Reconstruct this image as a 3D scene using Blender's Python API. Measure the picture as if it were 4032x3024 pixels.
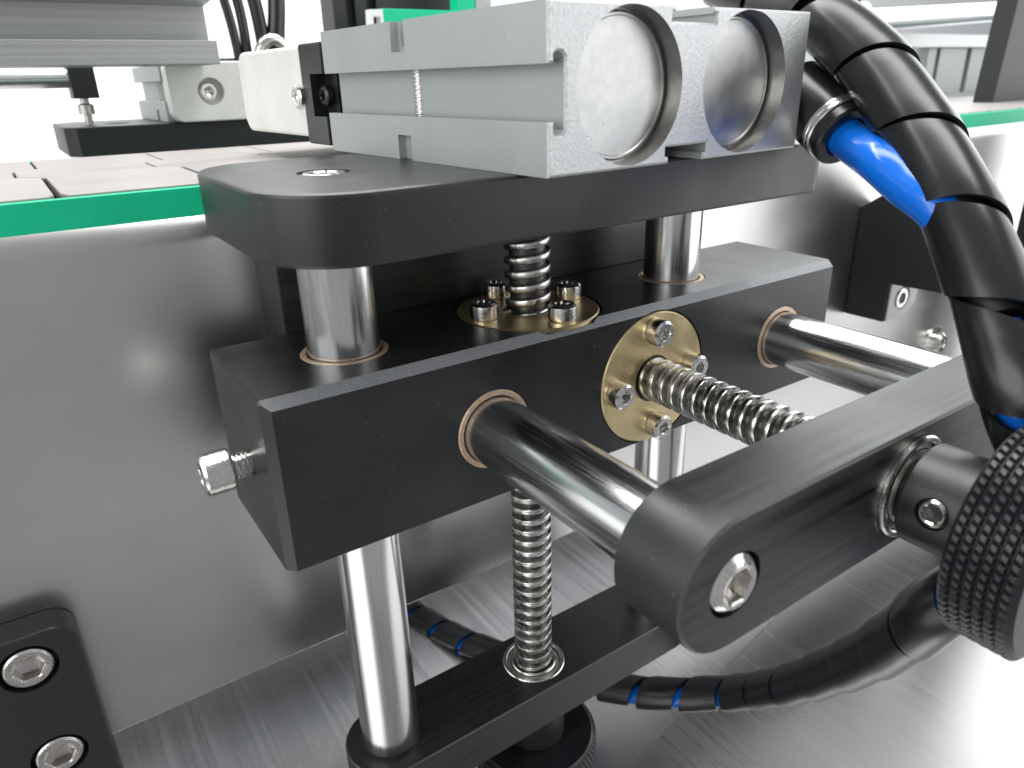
import bpy, bmesh, math, random
from mathutils import Vector, Matrix, noise
random.seed(7)
S = 0.001                       # everything below is written in millimetres
scene = bpy.context.scene
for o in list(bpy.data.objects): bpy.data.objects.remove(o)
COL = scene.collection

# ------------------------------------------------------------------ camera
CAM = Vector((-30.16, -128.69, 54.85))
R_RIGHT = Vector((0.8214, -0.5701, -0.0173))
cam_d = bpy.data.cameras.new('camera'); cam = bpy.data.objects.new('camera', cam_d); COL.objects.link(cam)
CAMROWS = [[0.823471, -0.566856, -0.023876], [-0.237824, -0.306668, -0.921626], [0.515107, 0.764611, -0.387344]]
rx, dn, fw = [Vector(v) for v in CAMROWS]
M = Matrix(((rx.x, -dn.x, -fw.x), (rx.y, -dn.y, -fw.y), (rx.z, -dn.z, -fw.z))).to_4x4()
M.translation = CAM * S
cam.matrix_world = M
cam_d.sensor_width = 36.0; cam_d.lens = 25.61
cam_d.clip_start = 0.005; cam_d.clip_end = 30.0
cam_d.dof.use_dof = True; cam_d.dof.focus_distance = 0.185; cam_d.dof.aperture_fstop = 24.0
scene.camera = cam

# ------------------------------------------------------------------ world, lamps, exposure
world = bpy.data.worlds.new('World'); scene.world = world; world.use_nodes = True
bg = world.node_tree.nodes['Background']
bg.inputs[0].default_value = (0.94, 0.97, 1.0, 1); bg.inputs[1].default_value = 0.38
def area(name, loc, target, sx, sy, power, col=(1, 1, 1)):
    l = bpy.data.lights.new(name, 'AREA'); l.shape = 'RECTANGLE'; l.size = sx * S; l.size_y = sy * S
    l.energy = power; l.color = col
    o = bpy.data.objects.new(name, l); COL.objects.link(o)
    o.location = Vector(loc) * S
    o.rotation_euler = (Vector(target) - Vector(loc)).to_track_quat('-Z', 'Y').to_euler()
    return o
area('overhead_panel_lamp', (150, 40, 750), (120, 20, 0), 900, 260, 7, (1, .99, .97))
area('overhead_back_lamp', (250, 420, 620), (120, 20, 0), 900, 240, 2.5, (.96, .98, 1))
area('window_right_lamp', (860, -400, 130), (200, 20, -40), 1100, 800, 5.6, (.97, .99, 1))
area('left_fill_lamp', (-640, -130, 220), (40, 20, 0), 820, 560, 5.0, (.97, 1, .985))  # added area light in place of bright surroundings on the left
area('wall_wash_lamp', (450, 520, 900), (450, 1000, 150), 2000, 200, 19)  # added lamp, placed to wash the wall to white
area('back_right_fill_lamp', (1200, 450, 420), (150, 0, 0), 900, 700, 5.5, (.97, .99, 1))  # added light, placed to brighten top faces toward the right
scene.view_settings.view_transform = 'Standard'; scene.view_settings.look = 'None'
scene.view_settings.gamma = 1.0; scene.view_settings.exposure = 0.0
scene.view_settings.use_curve_mapping = False
scene.cycles.max_bounces = 6; scene.cycles.diffuse_bounces = 2; scene.cycles.glossy_bounces = 4
scene.render.resolution_x = 1024; scene.render.resolution_y = 768

# ------------------------------------------------------------------ materials
def mk(name, col, metal=0.0, rough=0.4, grain=None, streak=None, speck=None, spec=0.5, coat=0.0, blotch=None, sss=0.0, aniso=0.0):
    m = bpy.data.materials.new(name); m.use_nodes = True
    nt = m.node_tree; N = nt.nodes; L = nt.links; b = N['Principled BSDF']
    b.inputs['Base Color'].default_value = (*col, 1); b.inputs['Metallic'].default_value = metal
    b.inputs['Roughness'].default_value = rough; b.inputs['Specular IOR Level'].default_value = spec
    b.inputs['Coat Weight'].default_value = coat
    if sss: b.inputs['Subsurface Weight'].default_value = sss; b.inputs['Subsurface Radius'].default_value = (.004, .004, .003)
    tc = N.new('ShaderNodeTexCoord')
    colsock = None; rsock = None; hsock = None
    def noise_n(scale, vec=None, detail=3):
        n = N.new('ShaderNodeTexNoise'); n.inputs['Scale'].default_value = scale; n.inputs['Detail'].default_value = min(detail, 2)
        if vec:
            mp = N.new('ShaderNodeMapping'); mp.inputs['Scale'].default_value = vec
            L.new(tc.outputs['Object'], mp.inputs['Vector']); L.new(mp.outputs[0], n.inputs['Vector'])
        else: L.new(tc.outputs['Object'], n.inputs['Vector'])
        return n.outputs['Fac']
    def rmap(sock, a, b_, lo=.3, hi=.7):
        r = N.new('ShaderNodeMapRange'); r.inputs[1].default_value = lo; r.inputs[2].default_value = hi
        r.inputs[3].default_value = a; r.inputs[4].default_value = b_; L.new(sock, r.inputs[0]); return r.outputs[0]
    def add(a, b_):
        if a is None: return b_
        n = N.new('ShaderNodeMath'); n.operation = 'ADD'; L.new(a, n.inputs[0]); L.new(b_, n.inputs[1]); return n.outputs[0]
    amp = None
    if blotch:      # (scale, rough amplitude, brightness amplitude)
        n = noise_n(blotch[0], None, 4); rsock = add(rsock, rmap(n, -blotch[1], blotch[1])); amp = add(amp, rmap(n, -blotch[2], blotch[2]))
    if streak:      # (vec, rough amplitude, brightness amplitude, height)
        n = noise_n(1.0, streak[0], 3); rsock = add(rsock, rmap(n, -streak[1], streak[1])); amp = add(amp, rmap(n, -streak[2], streak[2], .35, .75))
        if len(streak) > 3: hsock = add(hsock, rmap(n, 0, streak[3]))
    if grain:       # (scale, height)
        n = noise_n(grain[0], None, 2); hsock = add(hsock, rmap(n, 0, grain[1]))
        if len(grain) > 2: amp = add(amp, rmap(n, -grain[2], grain[2]))
    if speck:       # (scale, threshold, brightness)
        n = noise_n(speck[0], None, 1); amp = add(amp, rmap(n, 0, speck[2], speck[1], speck[1] + .06))
    if amp is not None:
        one = N.new('ShaderNodeMath'); one.operation = 'ADD'; one.inputs[1].default_value = 1.0; L.new(amp, one.inputs[0])
        mx = N.new('ShaderNodeVectorMath'); mx.operation = 'SCALE'; mx.inputs[0].default_value = col
        L.new(one.outputs[0], mx.inputs['Scale']); L.new(mx.outputs[0], b.inputs['Base Color'])
    if rsock is not None:
        r = N.new('ShaderNodeMath'); r.operation = 'ADD'; r.inputs[1].default_value = rough; r.use_clamp = True
        L.new(rsock, r.inputs[0]); L.new(r.outputs[0], b.inputs['Roughness'])
    if hsock is not None:
        bp = N.new('ShaderNodeBump'); bp.inputs['Strength'].default_value = 1.0; bp.inputs['Distance'].default_value = 0.00005
        L.new(hsock, bp.inputs['Height']); L.new(bp.outputs[0], b.inputs['Normal'])
    return m
M_BLACK = mk('black_anodised_aluminium', (.013, .0135, .014), 0, .36, grain=(4200, .2), blotch=(38, .10, .4), speck=(1500, .735, 5.5), spec=.55)
M_BLACKB = mk('brushed_black_anodised', (.015, .0155, .016), 0, .36, grain=(4200, .12), streak=((8, 900, 900), .06, .3, .06), blotch=(45, .06, .3), speck=(1500, .745, 4), spec=.55)
M_BLACKP = mk('black_painted_metal', (.014, .0145, .016), 0, .45, grain=(2000, .4), spec=.5)
M_EDGE = mk('worn_chamfer_edge', (.27, .275, .285), .5, .5, grain=(5200, .5, .35))
M_STEEL = mk('brushed_stainless_sheet', (.60, .583, .575), 1, .31, blotch=(22, .06, .05), streak=((4, 60, 120), .01, .012), speck=(900, .76, .25))
M_FLOOR = mk('scuffed_steel_plate', (.58, .575, .57), 1, .28, streak=((420, 6, 40), .02, .03), blotch=(7, .05, .04), speck=(700, .77, .2))
M_ROD = mk('hardened_chrome_rod', (.68, .68, .68), 1, .20, streak=((2500, 2500, 60), .05, .04))
M_RODH = mk('hardened_chrome_rod_cross', (.64, .65, .66), 1, .22, streak=((2500, 60, 2500), .06, .05))
M_SCREW = mk('rolled_steel_thread', (.56, .55, .53), 1, .26, grain=(700, .8, .3), blotch=(120, .08, .25))
M_BOLT = mk('stainless_bolt', (.72, .70, .67), 1, .20, grain=(1800, .5, .1))
M_BOLTM = mk('dull_bolt_head', (.55, .52, .50), 1, .34, grain=(1800, .9, .15))
M_BRASS = mk('turned_brass', (.70, .57, .33), 1, .38, grain=(1500, .1), blotch=(120, .06, .12), speck=(900, .735, -.45))
M_BRONZE = mk('sintered_bronze_bushing', (.56, .42, .31), .55, .48, grain=(1700, .9, .2))
M_ALU = mk('satin_anodised_aluminium', (.40, .42, .41), .45, .48, grain=(2600, .25, .04), blotch=(50, .04, .03), speck=(1300, .75, .25))
M_ALUB = mk('lit_speckled_aluminium', (.56, .565, .565), .7, .46, grain=(1700, .8, .08), speck=(1500, .70, .25))  # speckled end face; light from the right is put into its brighter colour
M_ALUC = mk('machined_cap_aluminium', (.45, .45, .44), 1, .36, grain=(500, .2, .06), blotch=(110, .06, .10), speck=(420, .735, -.45))
M_EXTR = mk('extruded_aluminium', (.36, .365, .365), .5, .45, streak=((8, 900, 900), .06, .09, .12), grain=(1500, .4, .06), speck=(1100, .73, .3))
M_HOSE = mk('glossy_black_plastic', (.009, .0095, .0105), 0, .27, grain=(300, .12), spec=.55)
M_HOSEE = mk('cut_plastic_edge', (.35, .35, .36), 0, .35)
M_BLUE = mk('blue_polyurethane_tube', (.005, .135, .62), 0, .18, spec=.55)
M_GREEN = mk('green_wear_plastic', (.005, .52, .27), 0, .5, grain=(1500, .3, .04), blotch=(30, .05, .08), spec=.3)
M_WHITE = mk('white_nylon', (.68, .67, .64), 0, .42, grain=(700, .4, .03), blotch=(90, .05, .05))
M_SLAT = mk('conveyor_slat_plastic', (.30, .28, .27), 0, .48, streak=((12, 90, 90), .05, .06, .1), blotch=(40, .05, .07), spec=.3)
M_WALL = mk('white_wall_paint', (.86, .88, .88), 0, .8, blotch=(4, .02, .015))
M_DARK = mk('hole_tube_black', (.006, .006, .007), 0, .5)  # plain black for the painted lug hole and the dark inner tube
M_WPAINT = mk('white_painted_profile', (.74, .76, .77), 0, .35)
M_WORN = mk('rubbed_anodised_edge', (.075, .077, .08), .4, .40, grain=(3500, .3, .3))
M_BLACKG = mk('gouged_black_anodised', (.020, .0205, .021), 0, .40, grain=(4200, .12), streak=((7, 300, 620), .14, 1.0, .28), blotch=(45, .05, .25), speck=(1500, .74, 3.5), spec=.7)
M_GREASE = mk('greasy_thread_root', (.09, .085, .08), .8, .35, grain=(1500, .4, .4))
M_BORE = mk('honed_bore_wall', (.56, .54, .52), 1, .30, grain=(900, .2, .08))
M_BASE = mk('reflected_base_grey', (.50, .50, .46), 0, .5)
M_KNURL = mk('black_knurled_knob', (.008, .0085, .011), 0, .35, grain=(1800, .3), spec=.55)

# ------------------------------------------------------------------ mesh helpers
def V(*a): return Vector(a)
def thing(name, label, cat, base, group=None):
    e = bpy.data.objects.new(name, None); COL.objects.link(e); e.empty_display_size = .01
    e.location = Vector(base) * S; e['label'] = label; e['category'] = cat
    if group: e['group'] = group
    return e
def world_loc(o):
    l = o.location.copy()
    while o.parent: o = o.parent; l += o.location
    return l
def obj(name, bm, mats, parent=None, bevel=0, segs=2, angle=35, recalc=True, bmat=-1):
    if recalc: bmesh.ops.recalc_face_normals(bm, faces=bm.faces)
    if bevel:
        es = [e for e in bm.edges if len(e.link_faces) == 2 and e.calc_face_angle(0) > math.radians(28)]
        bmesh.ops.bevel(bm, geom=es, offset=bevel, segments=segs, profile=.5, affect='EDGES', clamp_overlap=True, material=bmat)
    if bevel: angle = min(angle, 14)
    me = bpy.data.meshes.new(name)
    bm.to_mesh(me); bm.free()
    return link(name, me, mats, parent, angle)
def link(name, me, mats, parent=None, angle=35):
    n = len(me.vertices); c = Vector((0, 0, 0))
    lo = Vector([min(v.co[i] for v in me.vertices) for i in range(3)]); hi = Vector([max(v.co[i] for v in me.vertices) for i in range(3)])
    c = Vector(((lo.x + hi.x) / 2, (lo.y + hi.y) / 2, lo.z))
    for v in me.vertices: v.co = (v.co - c) * S
    me.polygons.foreach_set('use_smooth', [True] * len(me.polygons))
    me.set_sharp_from_angle(angle=math.radians(angle))
    o = bpy.data.objects.new(name, me); COL.objects.link(o)
    for m in (mats if isinstance(mats, (list, tuple)) else [mats]): me.materials.append(m)
    o.location = c * S
    if parent is not None:
        o.parent = parent; o.location = c * S - world_loc(parent)
    return o
def tag(o, label, cat, group=None):
    o['label'] = label; o['category'] = cat
    if group: o['group'] = group
    return o
def struct(o): o['kind'] = 'structure'; return o
def box(bm, x0, x1, y0, y1, z0, z1, T=None, mi=0):
    vs = [bm.verts.new((x, y, z)) for x in (x0, x1) for y in (y0, y1) for z in (z0, z1)]
    if T:
        for v in vs: v.co = T(v.co)
    for f in ((0, 1, 3, 2), (4, 6, 7, 5), (0, 4, 5, 1), (2, 3, 7, 6), (0, 2, 6, 4), (1, 5, 7, 3)):
        bm.faces.new([vs[i] for i in f]).material_index = mi
def prism(bm, poly, axis, a, b, T=None, mi=0):
    def P(p, t):
        c = {'x': (t, p[0], p[1]), 'y': (p[0], t, p[1]), 'z': (p[0], p[1], t)}[axis]
        return T(Vector(c)) if T else Vector(c)
    A = [bm.verts.new(P(p, a)) for p in poly]; B = [bm.verts.new(P(p, b)) for p in poly]
    n = len(poly)
    f1 = bm.faces.new(A); f2 = bm.faces.new(B[::-1]); f1.material_index = f2.material_index = mi
    for i in range(n): bm.faces.new((A[i], B[i], B[(i + 1) % n], A[(i + 1) % n])).material_index = mi
def frame(axis):
    a = Vector(axis).normalized()
    u = a.orthogonal().normalized() if abs(a.z) < .95 and abs(a.y) < .95 and abs(a.x) < .95 else (Vector((1, 0, 0)) if abs(a.x) < .5 else Vector((0, 1, 0)))
    v = a.cross(u).normalized(); u = v.cross(a).normalized()
    return a, u, v
def rings(bm, base, axis, prof, seg=48, mi=0, cap=(True, True), phase=0.0):
    """loft rings; prof = list of (t, r or r(theta)[, material])"""
    a, u, v = frame(axis); base = Vector(base); prev = None; first = None
    for pr in prof:
        t, r = pr[0], pr[1]; m = pr[2] if len(pr) > 2 else mi
        ring = []
        for i in range(seg):
            th = 2 * math.pi * i / seg + phase
            rr = r(th) if callable(r) else r
            ring.append(bm.verts.new(base + a * t + (u * math.cos(th) + v * math.sin(th)) * rr))
        if prev:
            for i in range(seg): bm.faces.new((prev[i], prev[(i + 1) % seg], ring[(i + 1) % seg], ring[i])).material_index = m
        else: first = ring
        prev = ring
    if cap[0]: bm.faces.new(first[::-1]).material_index = mi
    if cap[1]: bm.faces.new(prev).material_index = (prof[-1][2] if len(prof[-1]) > 2 else mi)
def annulus(bm, base, axis, r0, r1, h, seg=48, ch=.25, mi=0):
    rings(bm, base, axis, [(0, r0), (0, r1), (h - ch, r1), (h, r1 - ch), (h, r0 + ch), (h - ch, r0), (0, r0)], seg, mi, cap=(False, False))
    bmesh.ops.remove_doubles(bm, verts=bm.verts, dist=1e-4)
def hexr(a): return lambda th: a / math.cos(((th) % (math.pi / 3)) - math.pi / 6)
def cap_screw(bm, base, axis, R, h, hx, depth, knurl=True, ch=.45, mi=0, mdark=1):
    kn = (lambda th: R + (.10 if int(th / (2 * math.pi) * 72 + .5) % 2 else -.06)) if knurl else R
    seg = 72
    rings(bm, base, axis, [(0, R * .97), (.35, R), (.7, kn), (h - ch - .3, kn), (h - ch - .1, R), (h - .12, R - ch), (h, R - ch - .15),
                           (h, hx * 1.22), (h - .3, hexr(hx)), (h - depth, hexr(hx)), (h - depth - .5, hx * .5), (h - depth - .8, hx * .05)], seg, mi)
def thread(bm, base, axis, L_, R, pitch, depth, seg=30, starts=1, crest=.42, rootm=0):
    a, u, v = frame(axis); base = Vector(base)
    p = pitch; lead = p * starts
    prof = [(0, R - depth), (p * (.5 - crest / 2 - .09), R - depth), (p * (.5 - crest / 2), R - .12), (p * (.5 - crest / 2 + .05), R), (p * (.5 + crest / 2 - .05), R), (p * (.5 + crest / 2), R - .12), (p * (.5 + crest / 2 + .09), R - depth), (p, R - depth)]
    for st in range(starts):
        n = int((L_ / lead) * seg); prev = None
        for i in range(n + 1):
            th = 2 * math.pi * i / seg; z0 = lead * i / seg + p * st
            d = u * math.cos(th) + v * math.sin(th)
            jit = .05 * noise.noise(Vector((i * .13, st, 0)))
            row = [bm.verts.new(base + a * (z0 + t) + d * (r + (jit if r > R - .2 else 0))) for t, r in prof]
            if prev:
                for k in range(len(prof) - 1): bm.faces.new((prev[k], prev[k + 1], row[k + 1], row[k])).material_index = rootm if k in (0, 6) else 0
            prev = row
    rings(bm, base, axis, [(0, R - depth - .05), (L_ + lead, R - depth - .05)], 32)
def rrect(x0, x1, y0, y1, r, n=12):
    """rounded rectangle; r = radii for corners (x0y0, x1y0, x1y1, x0y1)"""
    if not isinstance(r, (list, tuple)): r = [r] * 4
    out = []
    for (cx, cy, sx, sy, a0), q in zip(((x0, y0, 1, 1, 180), (x1, y0, -1, 1, 270), (x1, y1, -1, -1, 0), (x0, y1, 1, -1, 90)), r):
        for i in range(n + 1):
            th = math.radians(a0 + 90 * i / n); out.append((cx + sx * q + q * math.cos(th), cy + sy * q + q * math.sin(th)))
    return out
def cut(o, bmc):
    """subtract a closed cutter from a mesh object (applied at once)"""
    bmesh.ops.recalc_face_normals(bmc, faces=bmc.faces)
    me = bpy.data.meshes.new('cutter'); off = world_loc(o)
    for v in bmc.verts: v.co = v.co * S - off
    bmc.to_mesh(me); bmc.free()
    for m in o.data.materials: me.materials.append(m)
    c = bpy.data.objects.new('cutter', me); COL.objects.link(c)
    c.location = off
    md = o.modifiers.new('cut', 'BOOLEAN'); md.operation = 'DIFFERENCE'; md.solver = 'EXACT'; md.object = c
    bpy.context.view_layer.update()
    dg = bpy.context.evaluated_depsgraph_get()
    new = bpy.data.meshes.new_from_object(o.evaluated_get(dg))
    o.modifiers.clear(); old = o.data; o.data = new; bpy.data.meshes.remove(old)
    bpy.data.objects.remove(c); bpy.data.meshes.remove(me)
    new.polygons.foreach_set('use_smooth', [True] * len(new.polygons)); new.set_sharp_from_angle(angle=math.radians(14))
    return o
def cr(pts, n=24):
    """Catmull-Rom polyline"""
    P = [Vector(p) for p in pts]; P = [P[0] * 2 - P[1]] + P + [P[-1] * 2 - P[-2]]
    out = []
    for i in range(1, len(P) - 2):
        for k in range(n):
            t = k / n; a, b, c, d = P[i - 1], P[i], P[i + 1], P[i + 2]
            out.append(.5 * ((2 * b) + (c - a) * t + (2 * a - 5 * b + 4 * c - d) * t * t + (3 * b - a - 3 * c + d) * t ** 3))
    out.append(P[-2]); return out
def resample(pl, step):
    out = [pl[0]]; acc = 0
    for a, b in zip(pl, pl[1:]):
        l = (b - a).length; d = step - acc
        while d <= l:
            out.append(a.lerp(b, d / l)); d += step
        acc = (acc + l) % step if l else acc
        acc = l - (d - step)
    return out
def frames(pl):
    T = [(pl[min(i + 1, len(pl) - 1)] - pl[max(i - 1, 0)]).normalized() for i in range(len(pl))]
    n = T[0].orthogonal().normalized(); out = []
    for t in T:
        n = (n - t * n.dot(t)).normalized(); out.append((t, n, t.cross(n)))
    return out
def tube(bm, pts, r, seg=20, n=16, mi=0, raw=False):
    pl = pts if raw else cr(pts, n); F = frames(pl); prev = None
    for i, (p, (t, a, b)) in enumerate(zip(pl, F)):
        ring = [bm.verts.new(p + (a * math.cos(2 * math.pi * k / seg) + b * math.sin(2 * math.pi * k / seg)) * r) for k in range(seg)]
        if prev:
            for k in range(seg): bm.faces.new((prev[k], prev[(k + 1) % seg], ring[(k + 1) % seg], ring[k])).material_index = mi
        else: bm.faces.new(ring[::-1]).material_index = mi
        prev = ring
    bm.faces.new(prev).material_index = mi
NB = bmesh.new

# ================================================================== setting: floor and wall
bm = NB(); box(bm, -900, 1900, -170, 1000, -222, -217)
struct(obj('floor', bm, M_FLOOR))
bm = NB(); prism(bm, [(130, 29), (900, 168), (900, -150), (-500, -150), (-500, -84)], 'z', -216.6, -214.8)
fp = obj('floor_plate', bm, [M_FLOOR, M_BOLT], bevel=.8, segs=1, bmat=1); struct(fp)  # brighter steel on the bevel paints in the light the edge catches
bm = NB(); box(bm, -2500, 3500, 1000, 1010, -222, 2000)
struct(obj('wall', bm, M_WALL))

mb = thing('reflected_base', 'added grey base with blue pipe, unseen, for the floor to reflect', 'machine base', (200, 420, -217))  # added out of view so the floor has bands to reflect
bm = NB(); box(bm, -700, 1200, 236, 330, -216.9, 4); obj('reflected_box', bm, M_BASE, mb, bevel=2)
bm = NB(); box(bm, -700, 1200, 227, 235.9, -155, -143); obj('reflected_ledge', bm, M_BLACKP, mb, bevel=1)
bm = NB(); rings(bm, (-700, 228, -121), (1, 0, 0), [(0, 6), (1900, 6)], 32); obj('pipe', bm, M_BLUE, mb)
# ================================================================== conveyor
conv = thing('conveyor', 'slat conveyor with brushed steel side panel and green wear strip running behind the black block', 'conveyor', (200, 110, -109))
YP = 56.0
prof = [(YP, -107.5), (YP, 20)]
for i in range(1, 13):
    th = math.radians(180 - 90 * i / 12); prof.append((YP + 10 + 10 * math.cos(th), 20 + 10 * math.sin(th)))
prof += [(74, 30), (74, 28.6), (YP + 10, 28.6)]
for i in range(1, 13):
    th = math.radians(90 + 90 * i / 12); prof.append((YP + 10 + 8.6 * math.cos(th), 20 + 8.6 * math.sin(th)))
prof += [(YP + 1.4, -106)]
prof += [(YP + 14, -106), (YP + 14, -109), (YP + 2.5, -109), (YP + .8, -108.6)]
bm = NB(); prism(bm, prof, 'x', -400, 900)
obj('side_panel', bm, M_STEEL, conv, angle=25)
bm = NB(); box(bm, -400, 900, 58.4, 60.4, 25.2, 33.1); obj('wear_strip', bm, M_GREEN, conv, bevel=.25)
bm = NB(); box(bm, -400, 900, 166, 169, 24, 33.2); obj('wear_strip', bm, M_GREEN, conv, bevel=.25)
bm = NB(); box(bm, -400, 900, 168.5, 171, -60, 27); obj('far_panel', bm, M_STEEL, conv)
bm = NB(); box(bm, -400, 900, 66, 165, 22, 27); obj('chain_bed', bm, M_BLACKP, conv)
pitch = 34.6
def slat_poly(x0, x1, g=.55):
    def seam(x, s):
        return [(x + s * g + s * 1.6, 60.6), (x + s * (g + .15), 64.5), (x + s * g, 104), (x - 6 + s * g * .6, 110), (x - 6 + s * g * .6, 127), (x + s * g * .6, 133), (x + s * g * .6, 165.6)]
    return seam(x0, 1) + seam(x1, -1)[::-1]
bm = NB(); prism(bm, slat_poly(0, pitch), 'z', 30.4, 33.6)
s0 = obj('slat', bm, M_SLAT, conv, bevel=.35)
x_first = s0.location.x
k0 = -6
s0.location.x = x_first + (-20.0 + k0 * pitch) * S
for k in range(k0 + 1, 24):
    c = s0.copy(); COL.objects.link(c); c.parent = conv
    c.location.x = x_first + (-20.0 + k * pitch) * S
bm = NB(); cap_screw(bm, (377, YP, -86), (0, -1, 0), 6.2, 5.5, 2.6, 3, knurl=False, ch=1.6); obj('panel_screw', bm, M_BOLT, conv)
bm = NB(); rings(bm, (377, YP + .2, -86), (0, -1, 0), [(0, 9), (1.2, 9)], 40); obj('washer', bm, M_BOLT, conv, bevel=.2)

# ================================================================== bracket that carries the block
b = thing('mounting_plate', 'black brushed mounting plate with rounded corner between block and steel panel', 'bracket', (80, 47, -100))
bm = NB(); prism(bm, rrect(17.6, 146, -39, 24.0, [2, 2, 9, 9]), 'y', 38.6, YP - .1)
obj('plate', bm, M_BLACKB, b, bevel=.5)

# ================================================================== slide block
BL, BW, BH = 179.3, 38.2, 38.8
VX = (24.5, 126.4); VY = 18.7; SX = 74.7            # vertical rods and screw
HX = (51.3, 155.3); HZ = -20.4; SX2 = 102.4          # cross rods and screw
blk = thing('slide_block', 'long black block with brass nuts that the steel rods and screws run through', 'machine block', (BL / 2, BW / 2, -BH))
bm = NB(); box(bm, 0, BL, 0, BW, -BH, 0)
bmesh.ops.recalc_face_normals(bm, faces=bm.faces)
def ed(bm, f): return [e for e in bm.edges if all(f(v.co) for v in e.verts)]
r = bmesh.ops.bevel(bm, geom=ed(bm, lambda c: abs(c.z) < .1 and abs(c.y) < .1), offset=2.0, segments=1, profile=.5, affect='EDGES', material=1)
es = [e for e in bm.edges if all(abs(v.co.x) < .1 for v in e.verts) and all(v.co.y < 3 for v in e.verts) and abs(e.verts[0].co.z - e.verts[1].co.z) > 20]
bmesh.ops.bevel(bm, geom=es, offset=1.8, segments=1, profile=.5, affect='EDGES', material=2)
es = [e for e in bm.edges if len(e.link_faces) == 2 and e.calc_face_angle(0) > math.radians(60)]
bmesh.ops.bevel(bm, geom=es, offset=.5, segments=1, profile=.5, affect='EDGES', material=2)
body = obj('body', bm, [M_BLACK, M_EDGE, M_BLACK], blk)
cb = NB()
rings(cb, (SX, VY, -1.0), (0, 0, 1), [(0, 19.0), (3, 19.0)], 96)
rings(cb, (SX2, 1.0, HZ), (0, -1, 0), [(0, 18.75), (3, 18.75)], 96)
for x in VX: rings(cb, (x, VY, -5), (0, 0, 1), [(0, 9.9), (8, 9.9)], 64)
for x in HX: rings(cb, (x, 5, HZ), (0, -1, 0), [(0, 9.9), (8, 9.9)], 64)
cut(body, cb)
for x in VX:
    bm = NB(); annulus(bm, (x, VY, -4.9), (0, 0, 1), 8.35, 9.75, 4.9 + .05, 64); obj('bushing', bm, M_BRONZE, blk)
for x in HX:
    bm = NB(); annulus(bm, (x, 4.9, HZ), (0, -1, 0), 8.35, 9.75, 4.9 + .35, 64); obj('bushing', bm, M_BRONZE, blk)
def flange(c, axis):
    bm = NB(); annulus(bm, Vector(c) - Vector(axis) * .9, axis, 6.35, 18.35, 1.0, 96, .3); f = obj('flange_nut', bm, M_BRASS, blk)
    a, u, v = frame(axis)
    for k in range(4):
        th = k * math.pi / 2 + (.04 if axis[2] else .06)
        p = Vector(c) + (u * math.cos(th) + v * math.sin(th)) * 13.6 + a * .12
        bm = NB(); cap_screw(bm, p, axis, 3.45, 4.2, 1.5, 2.0); obj('flange_screw', bm, M_BOLT, f)
flange((SX, VY, 0), (0, 0, 1)); flange((SX2, 0, HZ), (0, -1, 0))
cs = NB(); thread(cs, (.3, 17, -19.6), (-1, 0, 0), 4.4, 2.9, .9, .45, 24)
cs = obj('clamp_screw', cs, M_BOLT, blk)
bm = NB(); cap_screw(bm, (-4.0, 17, -19.6), (-1, 0, 0), 4.6, 6.0, 2.2, 2.6, knurl=False); obj('head', bm, M_BOLT, cs)

# ================================================================== lifting frame (vertical rods, top plate, bottom bar)
lf = thing('lift_carriage', 'black top plate on two upright chrome rods with black bottom bar', 'lift carriage', (75, 19, -132))
ZT0, ZT1 = 25.6, 38.2
bm = NB(); prism(bm, rrect(4.4, 146.6, -13.9, 52.5, [17, 5, 5, 16], 18), 'z', ZT0, ZT1)
tp = obj('top_plate', bm, M_BLACK, lf, bevel=.7)
cb = NB()
for x in VX: rings(cb, (x, VY, ZT1 - 4), (0, 0, 1), [(0, 5.4), (8, 5.4)], 48)
cut(tp, cb)
for x in VX:
    bm = NB(); cap_screw(bm, (x, VY, ZT1 - 4.2), (0, 0, 1), 5.0, 4.15, 2.4, 2.2, knurl=False, ch=.8); obj('plate_screw', bm, M_BOLT, lf)
ZB0, ZB1 = -131.4, -117.0
bm = NB(); prism(bm, rrect(VX[0] - 12.7, VX[1] + 12.7, VY - 12.6, VY + 12.8, 12.69, 20), 'z', ZB0, ZB1)
bb = obj('bottom_bar', bm, [M_BLACKB, M_WORN], lf, bevel=.4, segs=1, bmat=1)
cb = NB(); rings(cb, (SX, VY, ZB1 - 3), (0, 0, 1), [(0, 10.0), (6, 10.0)], 64); cut(bb, cb)
for x in VX:
    bm = NB(); rings(bm, (x, VY, ZB1 - .2), (0, 0, 1), [(0, 7.0), (.2, 7.0), (1.4, 8.0), (ZT0 - ZB1 + .1, 8.0)], 64); obj('guide_rod', bm, M_ROD, lf)
def bearing(c, axis, par, flangeh=.9):
    c = Vector(c); ax = Vector(axis)
    bm = NB(); annulus(bm, c - ax * 2.9, axis, 8.4, 9.85, 2.9 + flangeh, 64); bo = obj('bearing', bm, M_BOLT, par)
    bm = NB(); annulus(bm, c - ax * 2.9, axis, 7.25, 8.2, 2.6 + flangeh * .4, 64, .1); obj('shield', bm, M_BOLTM, bo)
    bm = NB(); annulus(bm, c - ax * 2.9, axis, 6.1, 7.1, 2.9 + flangeh, 64); obj('inner_race', bm, M_BOLT, bo)
    return bo
bearing((SX, VY, ZB1), (0, 0, 1), lf, .5)

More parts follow.
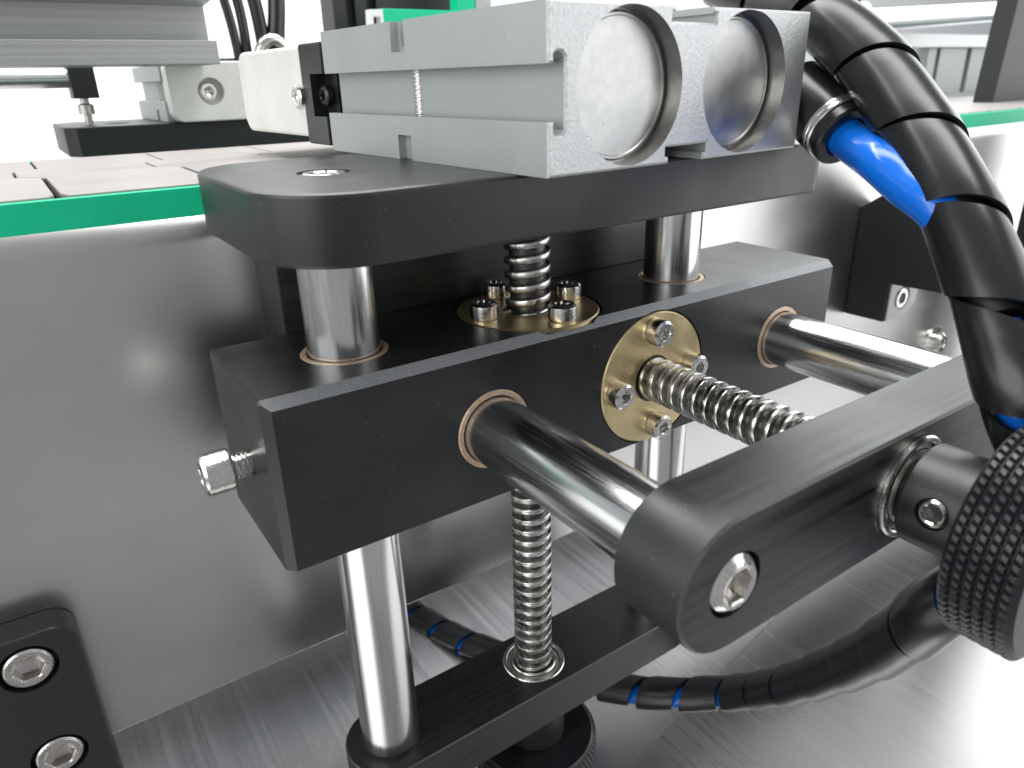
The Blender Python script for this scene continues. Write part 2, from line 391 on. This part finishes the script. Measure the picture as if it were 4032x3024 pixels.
ls = thing('lift_screw', 'upright threaded steel screw through the brass nut with knurled knob below', 'screw', (SX, VY, -160))
bm = NB(); thread(bm, (SX, VY, ZB1 - 3), (0, 0, 1), ZT0 - ZB1 + 2.5 - 3.6, 5.9, 3.6, 1.3, 36, crest=.46, rootm=1); obj('threaded_shaft', bm, [M_SCREW, M_GREASE], ls)
def knob(c, axis, R, L_, par, n=76):
    a, u, v = frame(axis); c = Vector(c); bm = NB()
    rings(bm, c, axis, [(0, R * .45), (0, R - 1.4), (.8, R - .55), (L_ - .8, R - .55), (L_, R - 1.4), (L_, 1)], 96)
    rows = int(round((L_ - 1.2) / 1.72)); hgt = .75
    st = (L_ - 1.2) / rows
    def P(i, j, r):
        th = 2 * math.pi * (i + j * .45) / n
        return c + a * (.6 + j * st) + (u * math.cos(th) + v * math.sin(th)) * r
    for j in range(rows):
        for i in range(n):
            q = [bm.verts.new(P(i, j, R - .6)), bm.verts.new(P(i + 1, j, R - .6)), bm.verts.new(P(i + 1, j + 1, R - .6)), bm.verts.new(P(i, j + 1, R - .6))]
            s_ = .24
            t_ = [bm.verts.new(P(i + .5 - s_, j + .5 - s_, R + hgt - .6)), bm.verts.new(P(i + .5 + s_, j + .5 - s_, R + hgt - .6)), bm.verts.new(P(i + .5 + s_, j + .5 + s_, R + hgt - .6)), bm.verts.new(P(i + .5 - s_, j + .5 + s_, R + hgt - .6))]
            bm.faces.new(t_)
            for k in range(4): bm.faces.new((q[k], q[(k + 1) % 4], t_[(k + 1) % 4], t_[k]))
    return obj('knob', bm, M_KNURL, par, angle=20)
bm = NB(); rings(bm, (SX, VY, -146), (0, 0, 1), [(0, 9.4), (.5, 9.9), (13.2, 9.9), (13.7, 9.4)], 64); obj('collar', bm, M_BLACK, ls)
knob((SX, VY, -146), (0, 0, -1), 20.3, 13, ls)

# ================================================================== cross frame (rods toward the viewer, crossbar)
cf = thing('cross_frame', 'black round-ended crossbar on two chrome rods sticking out of the block', 'crossbar frame', (103, -40, -33))
BY0, BY1 = -70.0, -55.0
bm = NB(); prism(bm, rrect(HX[0] - 12.8, HX[1] + 12.8, HZ - 12.7, HZ + 12.8, 12.74, 20), 'y', BY0, BY1)
bmesh.ops.recalc_face_normals(bm, faces=bm.faces)
for f in bm.faces:
    f.material_index = 2 if abs(f.normal.y) > .9 else (0 if abs(f.normal.z) > .998 else 3)
cbar = obj('crossbar', bm, [M_BLACKB, M_WORN, M_BLACKG, M_BLACK], cf, bevel=.6, segs=1, bmat=1)
cb = NB()
for x in HX: rings(cb, (x, BY0 + 4.5, HZ), (0, -1, 0), [(0, 6.0), (8, 6.0)], 64)
rings(cb, (SX2, BY0 + 3, HZ), (0, -1, 0), [(0, 10.9), (8, 10.9)], 64)
cut(cbar, cb)
for x in HX:
    bm = NB(); rings(bm, (x, 4, HZ), (0, -1, 0), [(0, 8.15), (4 - BY1 + .1, 8.15)], 64); obj('guide_rod', bm, M_RODH, cf)
    bm = NB(); cap_screw(bm, (x, BY0 + 4.6, HZ), (0, -1, 0), 5.4, 5.4, 2.9, 3.2, knurl=False, ch=1.2); obj('end_bolt', bm, M_BOLT, cf)
bo = NB(); annulus(bo, (SX2, BY0 + 2.9, HZ), (0, -1, 0), 9.3, 10.75, 3.9, 64, .35); bo = obj('bearing', bo, M_BOLT, cf)
bm = NB(); annulus(bm, (SX2, BY0 + 2.9, HZ), (0, -1, 0), 8.0, 9.1, 3.2, 64, .1); obj('shield', bm, M_BOLTM, bo)
bm = NB(); annulus(bm, (SX2, BY0 + 2.9, HZ), (0, -1, 0), 6.2, 7.8, 4.4, 64, .3); obj('inner_race', bm, M_BOLT, bo)

fs = thing('feed_screw', 'threaded steel screw from the front brass nut to the knurled black hand knob', 'screw', (SX2, -50, -42))
bm = NB(); thread(bm, (SX2, 3, HZ), (0, -1, 0), 3 - BY1 - 2.0, 5.9, 3.6, 1.3, 36, crest=.46, rootm=1); obj('threaded_shaft', bm, [M_SCREW, M_GREASE], fs)
bm = NB(); rings(bm, (SX2, -72.6, HZ), (0, -1, 0), [(-2, 6), (0, 6), (0, 9.6), (.5, 10.1), (13.4, 10.1)], 64); col = obj('collar', bm, M_BLACK, fs)
ax = Vector((-.86, 0, .16)).normalized()
pc = Vector((SX2, -79.0, HZ)) + ax * 8.9
cb = NB(); rings(cb, Vector((SX2, -79.0, HZ)) + ax * 8.0, ax, [(0, 3.0), (5, 3.0)], 40); cut(col, cb)
bm = NB(); cap_screw(bm, Vector((SX2, -79.0, HZ)) + ax * 7.4, ax, 2.7, 2.55, 1.55, 2.0, knurl=False, ch=.4); obj('set_screw', bm, M_BOLT, col)
knob((SX2, -85.8, HZ), (0, -1, 0), 20.6, 12.0, fs)

# ================================================================== pneumatic cylinder on the top plate
A3 = math.radians(3.0); CO = V(50.1, -22.8, ZT1 + .05)
EU = V(math.cos(A3), math.sin(A3), 0); EV = V(-math.sin(A3), math.cos(A3), 0)
def TC(c): return CO + EU * c.x + EV * c.y + V(0, 0, c.z)
cyl = thing('pneumatic_cylinder', 'grey aluminium twin-bore pneumatic cylinder lying on the black top plate', 'cylinder', TC(V(38, 44, 0)))
CWD, CLN, CHT = 75.6, 88.7, 28.4
pf = [(0, 0), (31.6, 0), (31.6, 1.3), (30.6, 1.3), (30.6, 3.2), (43.2, 3.2), (43.2, 1.3), (42.2, 1.3), (42.2, 0), (CWD, 0), (CWD, CHT),
      (42.2, CHT), (42.2, CHT - 1.2), (43.2, CHT - 1.2), (43.2, CHT - 2.8), (30.6, CHT - 2.8), (30.6, CHT - 1.2), (31.6, CHT - 1.2), (31.6, CHT), (0, CHT),
      (0, 18.7), (1.5, 18.7), (1.5, 20.1), (2.1, 20.5), (3.2, 20.5), (3.9, 19.6), (3.9, 8.0), (3.2, 7.1), (2.1, 7.1), (1.5, 7.5), (1.5, 9.3), (0, 9.3)]
bm = NB(); prism(bm, pf, 'y', 0, CLN, TC)
bmesh.ops.recalc_face_normals(bm, faces=bm.faces)
for f in bm.faces:
    if f.normal.dot(-EV) > .9: f.material_index = 1
es = [e for e in bm.edges if len(e.link_faces) == 2 and {f.material_index for f in e.link_faces} == {0, 1}]
bmesh.ops.bevel(bm, geom=es, offset=.45, segments=1, profile=.5, affect='EDGES', material=1)
cbody = obj('body', bm, [M_ALU, M_ALUB, M_ALUC, M_BORE], cyl)
cb = NB()
for u in (20.3, 54.4):
    rings(cb, TC(V(u, 5.6, 14.4)), -EV, [(0, 13.85), (12, 13.85)], 96, mi=3)
cut(cbody, cb)
for q in ((-2, 1.9, 47.2, 53.0, 22.3, 40), (-2, 1.9, 47.2, 53.0, -6, 5.3), (1.7, 6, 48.4, 51.8, 23.5, 40)):
    cb = NB(); box(cb, *q, TC); cut(cbody, cb)
for u in (20.3, 54.4):
    bm = NB(); rings(bm, TC(V(u, 5.8, 14.4)), -EV, [(0, 13.8), (.9, 13.8), (.9, 13.2), (1.5, 13.2), (2.0, 12.8), (2.0, 12.4), (1.8, 12.2), (1.8, 7.0), (1.8, .05)], 96); pg = obj('bore_plug', bm, M_ALUC, cyl, angle=6)
    bm = NB(); box(bm, u - 9.2, u - 7.0, 3.2, 4.2, 3.9, 6.2, TC); obj('clip_ear', bm, M_BOLTM, pg, bevel=.3)
bm = NB(); thread(bm, TC(V(4.9, 49.6, 8)), (0, 0, 1), 11.5, 1.9, .85, .3, 20); obj('lock_pin', bm, M_BOLTM, cyl)
# elbow fitting on the right side
fb = V(133.6, -20.6, 44.3); fd = V(-.22, -.85, -.475).normalized()
bm = NB(); rings(bm, (125.0, -9.5, 49.5), (1, 0, 0), [(-3, 5), (1.2, 5), (1.4, 6.8), (4.4, 6.8), (4.6, 5), (8, 5)], 6); fit = obj('elbow_fitting', bm, M_BOLT, cyl)
bm = NB(); rings(bm, fb - fd * 14, fd, [(0, 5.8), (1.8, 7.7), (16.5, 7.7), (16.9, 7.3)], 56); obj('fitting_body', bm, M_HOSE, fit)
bm = NB(); annulus(bm, fb + fd * 2.9, fd, 5, 7.9, 1.0, 56, .3); obj('release_ring', bm, M_BOLT, fit)
bm = NB(); annulus(bm, fb + fd * 4.1, fd, 5, 7.9, 1.0, 56, .3); obj('release_ring', bm, M_BOLT, fit)
bm = NB(); annulus(bm, fb + fd * 5.2, fd, 4.45, 7.3, 2.8, 56, .5); obj('release_collar', bm, M_HOSE, fit)

gp = thing('gripper_pad', 'white nylon gripper pad on black bracket at the far end of the near cylinder', 'gripper', TC(V(38, 125, 1)))
bm = NB(); prism(bm, rrect(91.5, 105.5, 0, 0, 0, 1) and [(91.5, .9), (105, .9), (105.6, 1.5), (105.6, 25.7), (104.9, 26.4), (91.5, 26.4)], 'x', .5, 70, TC); gpl = obj('pad_bracket', bm, M_BLACK, gp, bevel=.5)
cb = NB(); box(cb, -4, 4.5, 80, 99.5, 8.2, 18.8, TC); cut(gpl, cb)
bm = NB(); cap_screw(bm, TC(V(4.2, 96.3, 13.4)), -EU, 2.6, 2.2, 1.3, 1.5, knurl=False); obj('bracket_screw', bm, M_BLACK, gp)
for u in (20.3, 54.4):
    bm = NB(); rings(bm, TC(V(u, 88, 14.4)), EV, [(0, 5), (4, 5)], 32); obj('piston_rod', bm, M_ROD, gp)
bm = NB(); prism(bm, rrect(105.7, 156, 2.6, 26.0, [1, 5, 5, 1], 8), 'x', .6, 60, TC); obj('pad', bm, M_WHITE, gp, bevel=.8)
bm = NB(); cap_screw(bm, TC(V(.8, 108.3, 13.2)), -EU, 3.2, 1.6, 1.6, 1.0, knurl=False); obj('pad_screw', bm, M_BOLT, gp)

# ================================================================== air tube and spiral-wrapped hose
HOSE = [V(153.8, 42.5, 82.3), V(145.1, 11.3, 73.7), V(139.8, -5.6, 69.5), V(137.0, -17.0, 63.9), V(134.7, -30.6, 54.6), V(129.4, -45.2, 42.1), V(124.4, -56.3, 31.5), V(120.5, -65.6, 20.8), V(116.6, -74.2, 9.0), V(114.5, -81.4, -2.8), V(124.8, -84.5, -18.5), V(134.2, -83.2, -36.9), V(127.7, -79.9, -46.8), V(122.4, -73.5, -56.8), V(130.5, -62.6, -78.6), V(138.9, -48.0, -103.2), V(148.0, -24.8, -135.6), V(154.7, 1.6, -165.1), V(143.9, 32.0, -183.9), V(134.5, 64.1, -197.5), V(123.6, 96.2, -205.4), V(113.1, 126.5, -211.3), V(106.1, 153.1, -214.6), V(99.7, 185.1, -216.7), V(91.0, 215.8, -214.2)]
BLUE = [V(124.0, -40.2, 36.9), V(122.0, -48.0, 33.0), V(120.8, -56.1, 29.0), V(121.5, -61.9, 23.2), V(120.1, -65.8, 20.0)]
bt = NB(); tube(bt, [fb + fd * 4, fb + fd * 10] + BLUE, 4.3, 28, 14)
tag(obj('air_tube', bt, M_BLUE), 'bright blue air tube from the elbow fitting into the black spiral wrap', 'tube')

hs = thing('wrapped_hose', 'thick hose in glossy black spiral wrap looping from the cylinder down and under the frame', 'hose', (150, -20, -215))
pl = resample(cr(HOSE, 40), .5); F = frames(pl)
def at(s):
    x = max(0, min(len(pl) - 1.001, s / .5)); i = int(x); f = x - i
    p = pl[i].lerp(pl[i + 1], f); t, a, b_ = F[i]; t2, a2, b2 = F[i + 1]
    return p, t.lerp(t2, f).normalized(), a.lerp(a2, f).normalized(), b_.lerp(b2, f).normalized()
LT = (len(pl) - 1) * .5
def kap(s):
    t0 = at(s - 6)[1]; t1 = at(s + 6)[1]; return (t1 - t0) / 12.0
PIT = 20.5; RH = 7.2; NS = 48; NA = 8
bm = NB(); prev = None
nst = int(LT / PIT * NS)
for i in range(nst + 1):
    s = i / NS * PIT; th = -2 * math.pi * i / NS + 1.35
    if s < 12 or s > LT - 12: continue
    k = kap(s); wv = PIT * (1.0 - .015 - (.14 if s > 300 else .012) * (1 + .8 * noise.noise(V(s * .03, 2, 0))))
    p, t, a, b_ = at(s); dr = a * math.cos(th) + b_ * math.sin(th)
    st = max(1.0, 1 - RH * k.dot(dr) * 1.5)
    row = []; RR = RH - .6 * min(1, max(0, (s - 260) / 60))
    for j in range(NA + 1):
        q = j / NA
        p2, t2, a2, b2 = at(s + (q - .5) * wv / st)
        d2 = a2 * math.cos(th) + b2 * math.sin(th)
        row.append((p2 + d2 * (RR + .65 * (q - .5) + (-.12 if j in (0, NA) else 0)), p2 + d2 * (RR - .9 + .65 * (q - .5))))
    ro = [bm.verts.new(x[0]) for x in row]; ri = [bm.verts.new(x[1]) for x in row]
    if prev:
        po, pi = prev
        for j in range(NA):
            bm.faces.new((po[j], po[j + 1], ro[j + 1], ro[j])); bm.faces.new((pi[j], ri[j], ri[j + 1], pi[j + 1]))
        bm.faces.new((po[0], ro[0], ri[0], pi[0])).material_index = 1; bm.faces.new((po[NA], pi[NA], ri[NA], ro[NA])).material_index = 1
    prev = (ro, ri)
obj('spiral_wrap', bm, [M_HOSE, M_HOSE], hs, angle=40)
cp = []; cq = []
for i in range(0, len(pl), 8):
    t, a, b_ = F[i]; ph = i * .5 * .012
    o_ = a * math.cos(ph) + b_ * math.sin(ph)
    cp.append(pl[i] + V(0, 0, -1.6) + t * 0 ); cq.append(pl[i] + V(0, 0, 2.2))
bm = NB(); tube(bm, cp[36:], 4.1, 16, raw=True); obj('inner_tube', bm, M_BLUE, hs)
bm = NB(); tube(bm, [pl[i] for i in range(0, len(pl), 8)][:37], 4.6, 16, raw=True); obj('inner_tube', bm, M_DARK, hs)

# ================================================================== brackets on the steel panel
cbk = thing('corner_bracket', 'black rounded bracket with two recessed hex bolts in the lower left corner', 'bracket', (-75, 51, -170))
bm = NB(); prism(bm, rrect(-150, -40.2, -175, -62.4, [6, 6, 6, 6], 10), 'y', 47.0, YP - .1); cp_ = obj('plate', bm, M_BLACKP, cbk, bevel=.5)
cb = NB()
for z in (-71.3, -99.6): rings(cb, (-51.6, 51, z), (0, -1, 0), [(0, 6.3), (8, 6.3)], 64)
cut(cp_, cb)
for z in (-71.3, -99.6):
    bm = NB(); cap_screw(bm, (-51.6, 51, z), (0, -1, 0), 5.2, 4.0, 2.9, 3.2, knurl=False, ch=.35); obj('bracket_bolt', bm, M_BOLTM, cbk)

arm = thing('arm_bracket', 'black arm bracket with drilled lug on the steel panel behind the blue tube', 'bracket', (300, 30, -52))
bm = NB(); prism(bm, [(YP - .1, -51.4), (37, -51.2), (37, -33.5), (4, -32.5), (4, 2), (13, 17), (24, 20), (YP - .1, -2)], 'x', 284.5, 295); obj('arm', bm, M_BLACKP, arm, bevel=.6)
bm = NB(); prism(bm, [(295.1, -50.8), (301, -50.8), (308.3, -45), (308.3, -33.2), (295.1, -33.2)], 'y', 37.2, YP - .1); obj('foot', bm, M_BLACKP, arm, bevel=.4)
bm = NB(); prism(bm, [(285.2, -50.8), (301, -50.8), (308.5, -45), (308.5, -33.2), (285.2, -33.2)], 'y', 36.0, 36.9); lg = obj('lug', bm, M_EXTR, arm, bevel=.25)
bm = NB(); rings(bm, (296.5, 36.2, -41.5), (0, -1, 0), [(0, 5.6), (.35, 5.4)], 40); obj('bore', bm, M_DARK, lg)  # black disc paints the shade of the hole; nothing is cut
bm = NB(); annulus(bm, (294.8, 36.2, -41.5), (0, -1, 0), 2.6, 4.6, .9, 40); obj('bore_pin', bm, M_BOLT, lg)

# ================================================================== far side of the conveyor
fpz = 40.1
sp = thing('far_support', 'black plate with rounded end under the far grey cylinder beyond the conveyor', 'support plate', (60, 270, 28))
bm = NB(); prism(bm, [(1.8, 238), (150, 238), (150, 305), (8, 305), (-2.5, 296), (-2.5, 243)], 'z', 28.2, fpz); q = obj('plate', bm, M_BLACKP, sp, bevel=.6)
cb = NB(); rings(cb, (21, 263, fpz - 3), (0, 0, 1), [(0, 5.4), (6, 5.4)], 32); cut(q, cb)
fc = thing('far_cylinder', 'grey slotted pneumatic cylinder behind the white block on the far plate', 'cylinder', (72, 272, fpz))
bm = NB(); prism(bm, [(38.5, fpz + .1), (105, fpz + .1), (105, 64), (38.5, 64), (38.5, 57), (42, 57), (42, 48.9), (38.5, 48.9)], 'y', 240.6, 308); q = obj('body', bm, M_ALU, fc, bevel=.3)
cb = NB(); box(cb, 36, 40.5, 258.5, 262.5, 30, 45.2); cut(q, cb)
bm = NB(); thread(bm, (42.4, 263, 48.5), (0, 0, 1), 8, 1.7, .8, .3, 16); obj('lock_pin', bm, M_BOLTM, fc)
fw_ = thing('far_gripper_block', 'white nylon block with recessed screw in front of the far cylinder', 'gripper', (70, 236, fpz))
bm = NB(); prism(bm, rrect(39.2, 110, fpz + .3, 64.6, [4.5, 3, 3, 3], 8), 'y', 229, 240.3); q = obj('block', bm, M_WHITE, fw_, bevel=.7)
cb = NB(); rings(cb, (56.2, 233, 52.6), (0, -1, 0), [(0, 5.6), (8, 5.6)], 40); cut(q, cb)
bm = NB(); cap_screw(bm, (55.6, 233, 52.6), (0, -1, 0), 3.8, 2.6, 1.7, 1.6, knurl=False); obj('block_screw', bm, M_BOLT, fw_)

ar = thing('aluminium_rail', 'grey extruded aluminium rail crossing the upper left corner', 'rail', (-60, 210, 62.6))
bm = NB(); prism(bm, [(200, 62.8), (232, 62.8), (232, 100), (200, 100), (200, 85.2), (212, 84.2), (212, 71.4), (200, 71.4)], 'x', -260, 54.6); q = obj('profile', bm, M_EXTR, ar, bevel=.3)
rc = thing('rod_clamp', 'black clamp block gripping a horizontal chrome rod below the aluminium rail', 'clamp', (10, 262, 40))
bm = NB(); rings(bm, (-260, 262, 59.2), (1, 0, 0), [(0, 3.9), (268, 3.9)], 32); obj('rod', bm, M_RODH, rc)
bm = NB(); prism(bm, [(5.4, 51.0), (15.4, 51.0), (15.4, 66), (5.4, 66)], 'y', 256, 270); obj('clamp_block', bm, M_BLACKP, rc, bevel=.3)
bm = NB(); rings(bm, (9.6, 261, 40.3), (0, 0, 1), [(0, 1.6), (4, 1.6), (4.2, 3.2), (8, 3.2), (8.6, 1.8), (11, 1.8)], 20); obj('clamp_screw', bm, M_BOLTM, rc)

for i, (lab, pts, rr) in enumerate((('leftmost of the four black hoses rising behind the white pad', [(91, 302, 62), (89.8, 300, 75), (88, 300, 90), (84, 301, 112)], 2.4),
                                   ('second black hose from the left rising behind the white pad', [(95.5, 303, 62), (95, 300, 74), (94.2, 300, 92), (91, 301, 112)], 2.6),
                                   ('third black hose from the left rising behind the white pad', [(105, 302, 62), (104, 300, 78), (102.5, 300, 95), (99, 301, 112)], 3.6),
                                   ('thickest and rightmost of the black hoses rising behind the white pad', [(111.5, 300, 62), (111, 299, 76), (113.5, 299, 92), (116, 300, 112)], 4.6))):
    bm = NB(); tube(bm, pts, rr, 20, 10); tag(obj('black_hose', bm, M_HOSE), lab, 'hose', 'hoses behind the white pad')
bm = NB(); tube(bm, [(80, 301, 67.2), (92, 301, 67.6), (99, 298, 70), (106, 295, 76), (112, 296, 72), (118, 300, 67)], .8, 12, 10)
tag(obj('cable', bm, M_HOSE), 'thin dark cable arching over the white pad', 'cable')
bm = NB(); tube(bm, [(98, 292, 68), (101, 291, 73.5), (106, 290.5, 76.5), (111, 291, 74), (115, 292, 67)], 3.0, 16, 10)
tag(obj('clear_tube', bm, M_BOLT), 'bent silvery tube end above the white pad', 'tube')

fr = thing('black_post', 'black slotted frame post standing behind the grey cylinder at the top edge', 'post', (200, 335, 30))
bm = NB(); prism(bm, [(158, 330), (166, 330), (166, 336), (172, 336), (172, 330), (179.5, 330), (179.5, 336), (186, 336), (186, 330), (244, 330), (244, 350), (158, 350)], 'z', 30, 150); obj('profile', bm, M_BLACKP, fr, bevel=.4)
gg = thing('green_guide', 'green plastic guide rail with grey bracket above the grey cylinder', 'guide rail', (200, 300, 84))
bm = NB(); box(bm, 174.5, 226, 298, 304, 84, 93.2); obj('rail', bm, M_GREEN, gg, bevel=.4)
bm = NB(); box(bm, 224, 236.5, 297, 306, 84, 120); obj('upright', bm, M_GREEN, gg, bevel=.4)
bm = NB(); prism(bm, [(166.3, 83.8), (168.6, 83.8), (168.6, 89), (173, 89), (173, 83.8), (174.8, 83.8), (174.8, 92.8), (166.6, 92.5)], 'y', 298, 304); obj('bracket', bm, M_WPAINT, gg, bevel=.2)
bm = NB(); box(bm, 238, 250, 299, 305, 88, 120); obj('clip', bm, M_EXTR, gg, bevel=.4)

# ================================================================== far right
hr = thing('chrome_handrail', 'thick polished rod running across the upper right corner', 'rod', (600, 200, 85))
bm = NB(); rings(bm, (470, 200, 84.5), (1, 0, .052), [(0, 7.3), (330, 7.3)], 40); obj('rod', bm, M_RODH, hr)
bm = NB(); rings(bm, (486, 199, 88), (0, -1, 0), [(-6, 9), (6, 9)], 32); obj('end_knob', bm, M_BOLT, hr, bevel=1)
wb = thing('white_crossrail', 'white painted rail below the polished rod at upper right', 'rail', (620, 200, 69))
bm = NB(); box(bm, 470, 860, 200, 215, 69, 78.3); obj('profile', bm, M_WPAINT, wb, bevel=.5)
dp = thing('dark_rail_post', 'dark grey post under the white rail behind the wrapped hose', 'post', (550, 205, 36))
bm = NB(); box(bm, 530, 575, 203, 214, 34, 68.9); obj('profile', bm, M_BLACKP, dp, bevel=.5)
lp = thing('light_rail_post', 'pale slotted post under the white rail near the right edge', 'post', (630, 205, 36))
bm = NB(); prism(bm, [(600, 205), (612, 205), (612, 209), (618, 209), (618, 205), (660, 205), (660, 209), (668, 209), (668, 205), (690, 205), (690, 220), (600, 220)], 'z', 34, 68.9); obj('profile', bm, M_EXTR, lp, bevel=.4)
hp = thing('hanging_plate', 'black plate hanging in front of the conveyor at the right edge', 'plate', (530, 104, 26))
bm = NB(); prism(bm, [(486, 26.5), (580, 24), (580, 130), (494, 130)], 'y', 100, 112); obj('plate', bm, M_BLACKP, hp, bevel=.5)
rp = thing('side_post', 'dark narrow post against the steel panel at the right edge', 'post', (405, 30, -150))
bm = NB(); box(bm, 408, 440, 16, 40, -215, 28); obj('profile', bm, M_BLACKP, rp, bevel=.8)
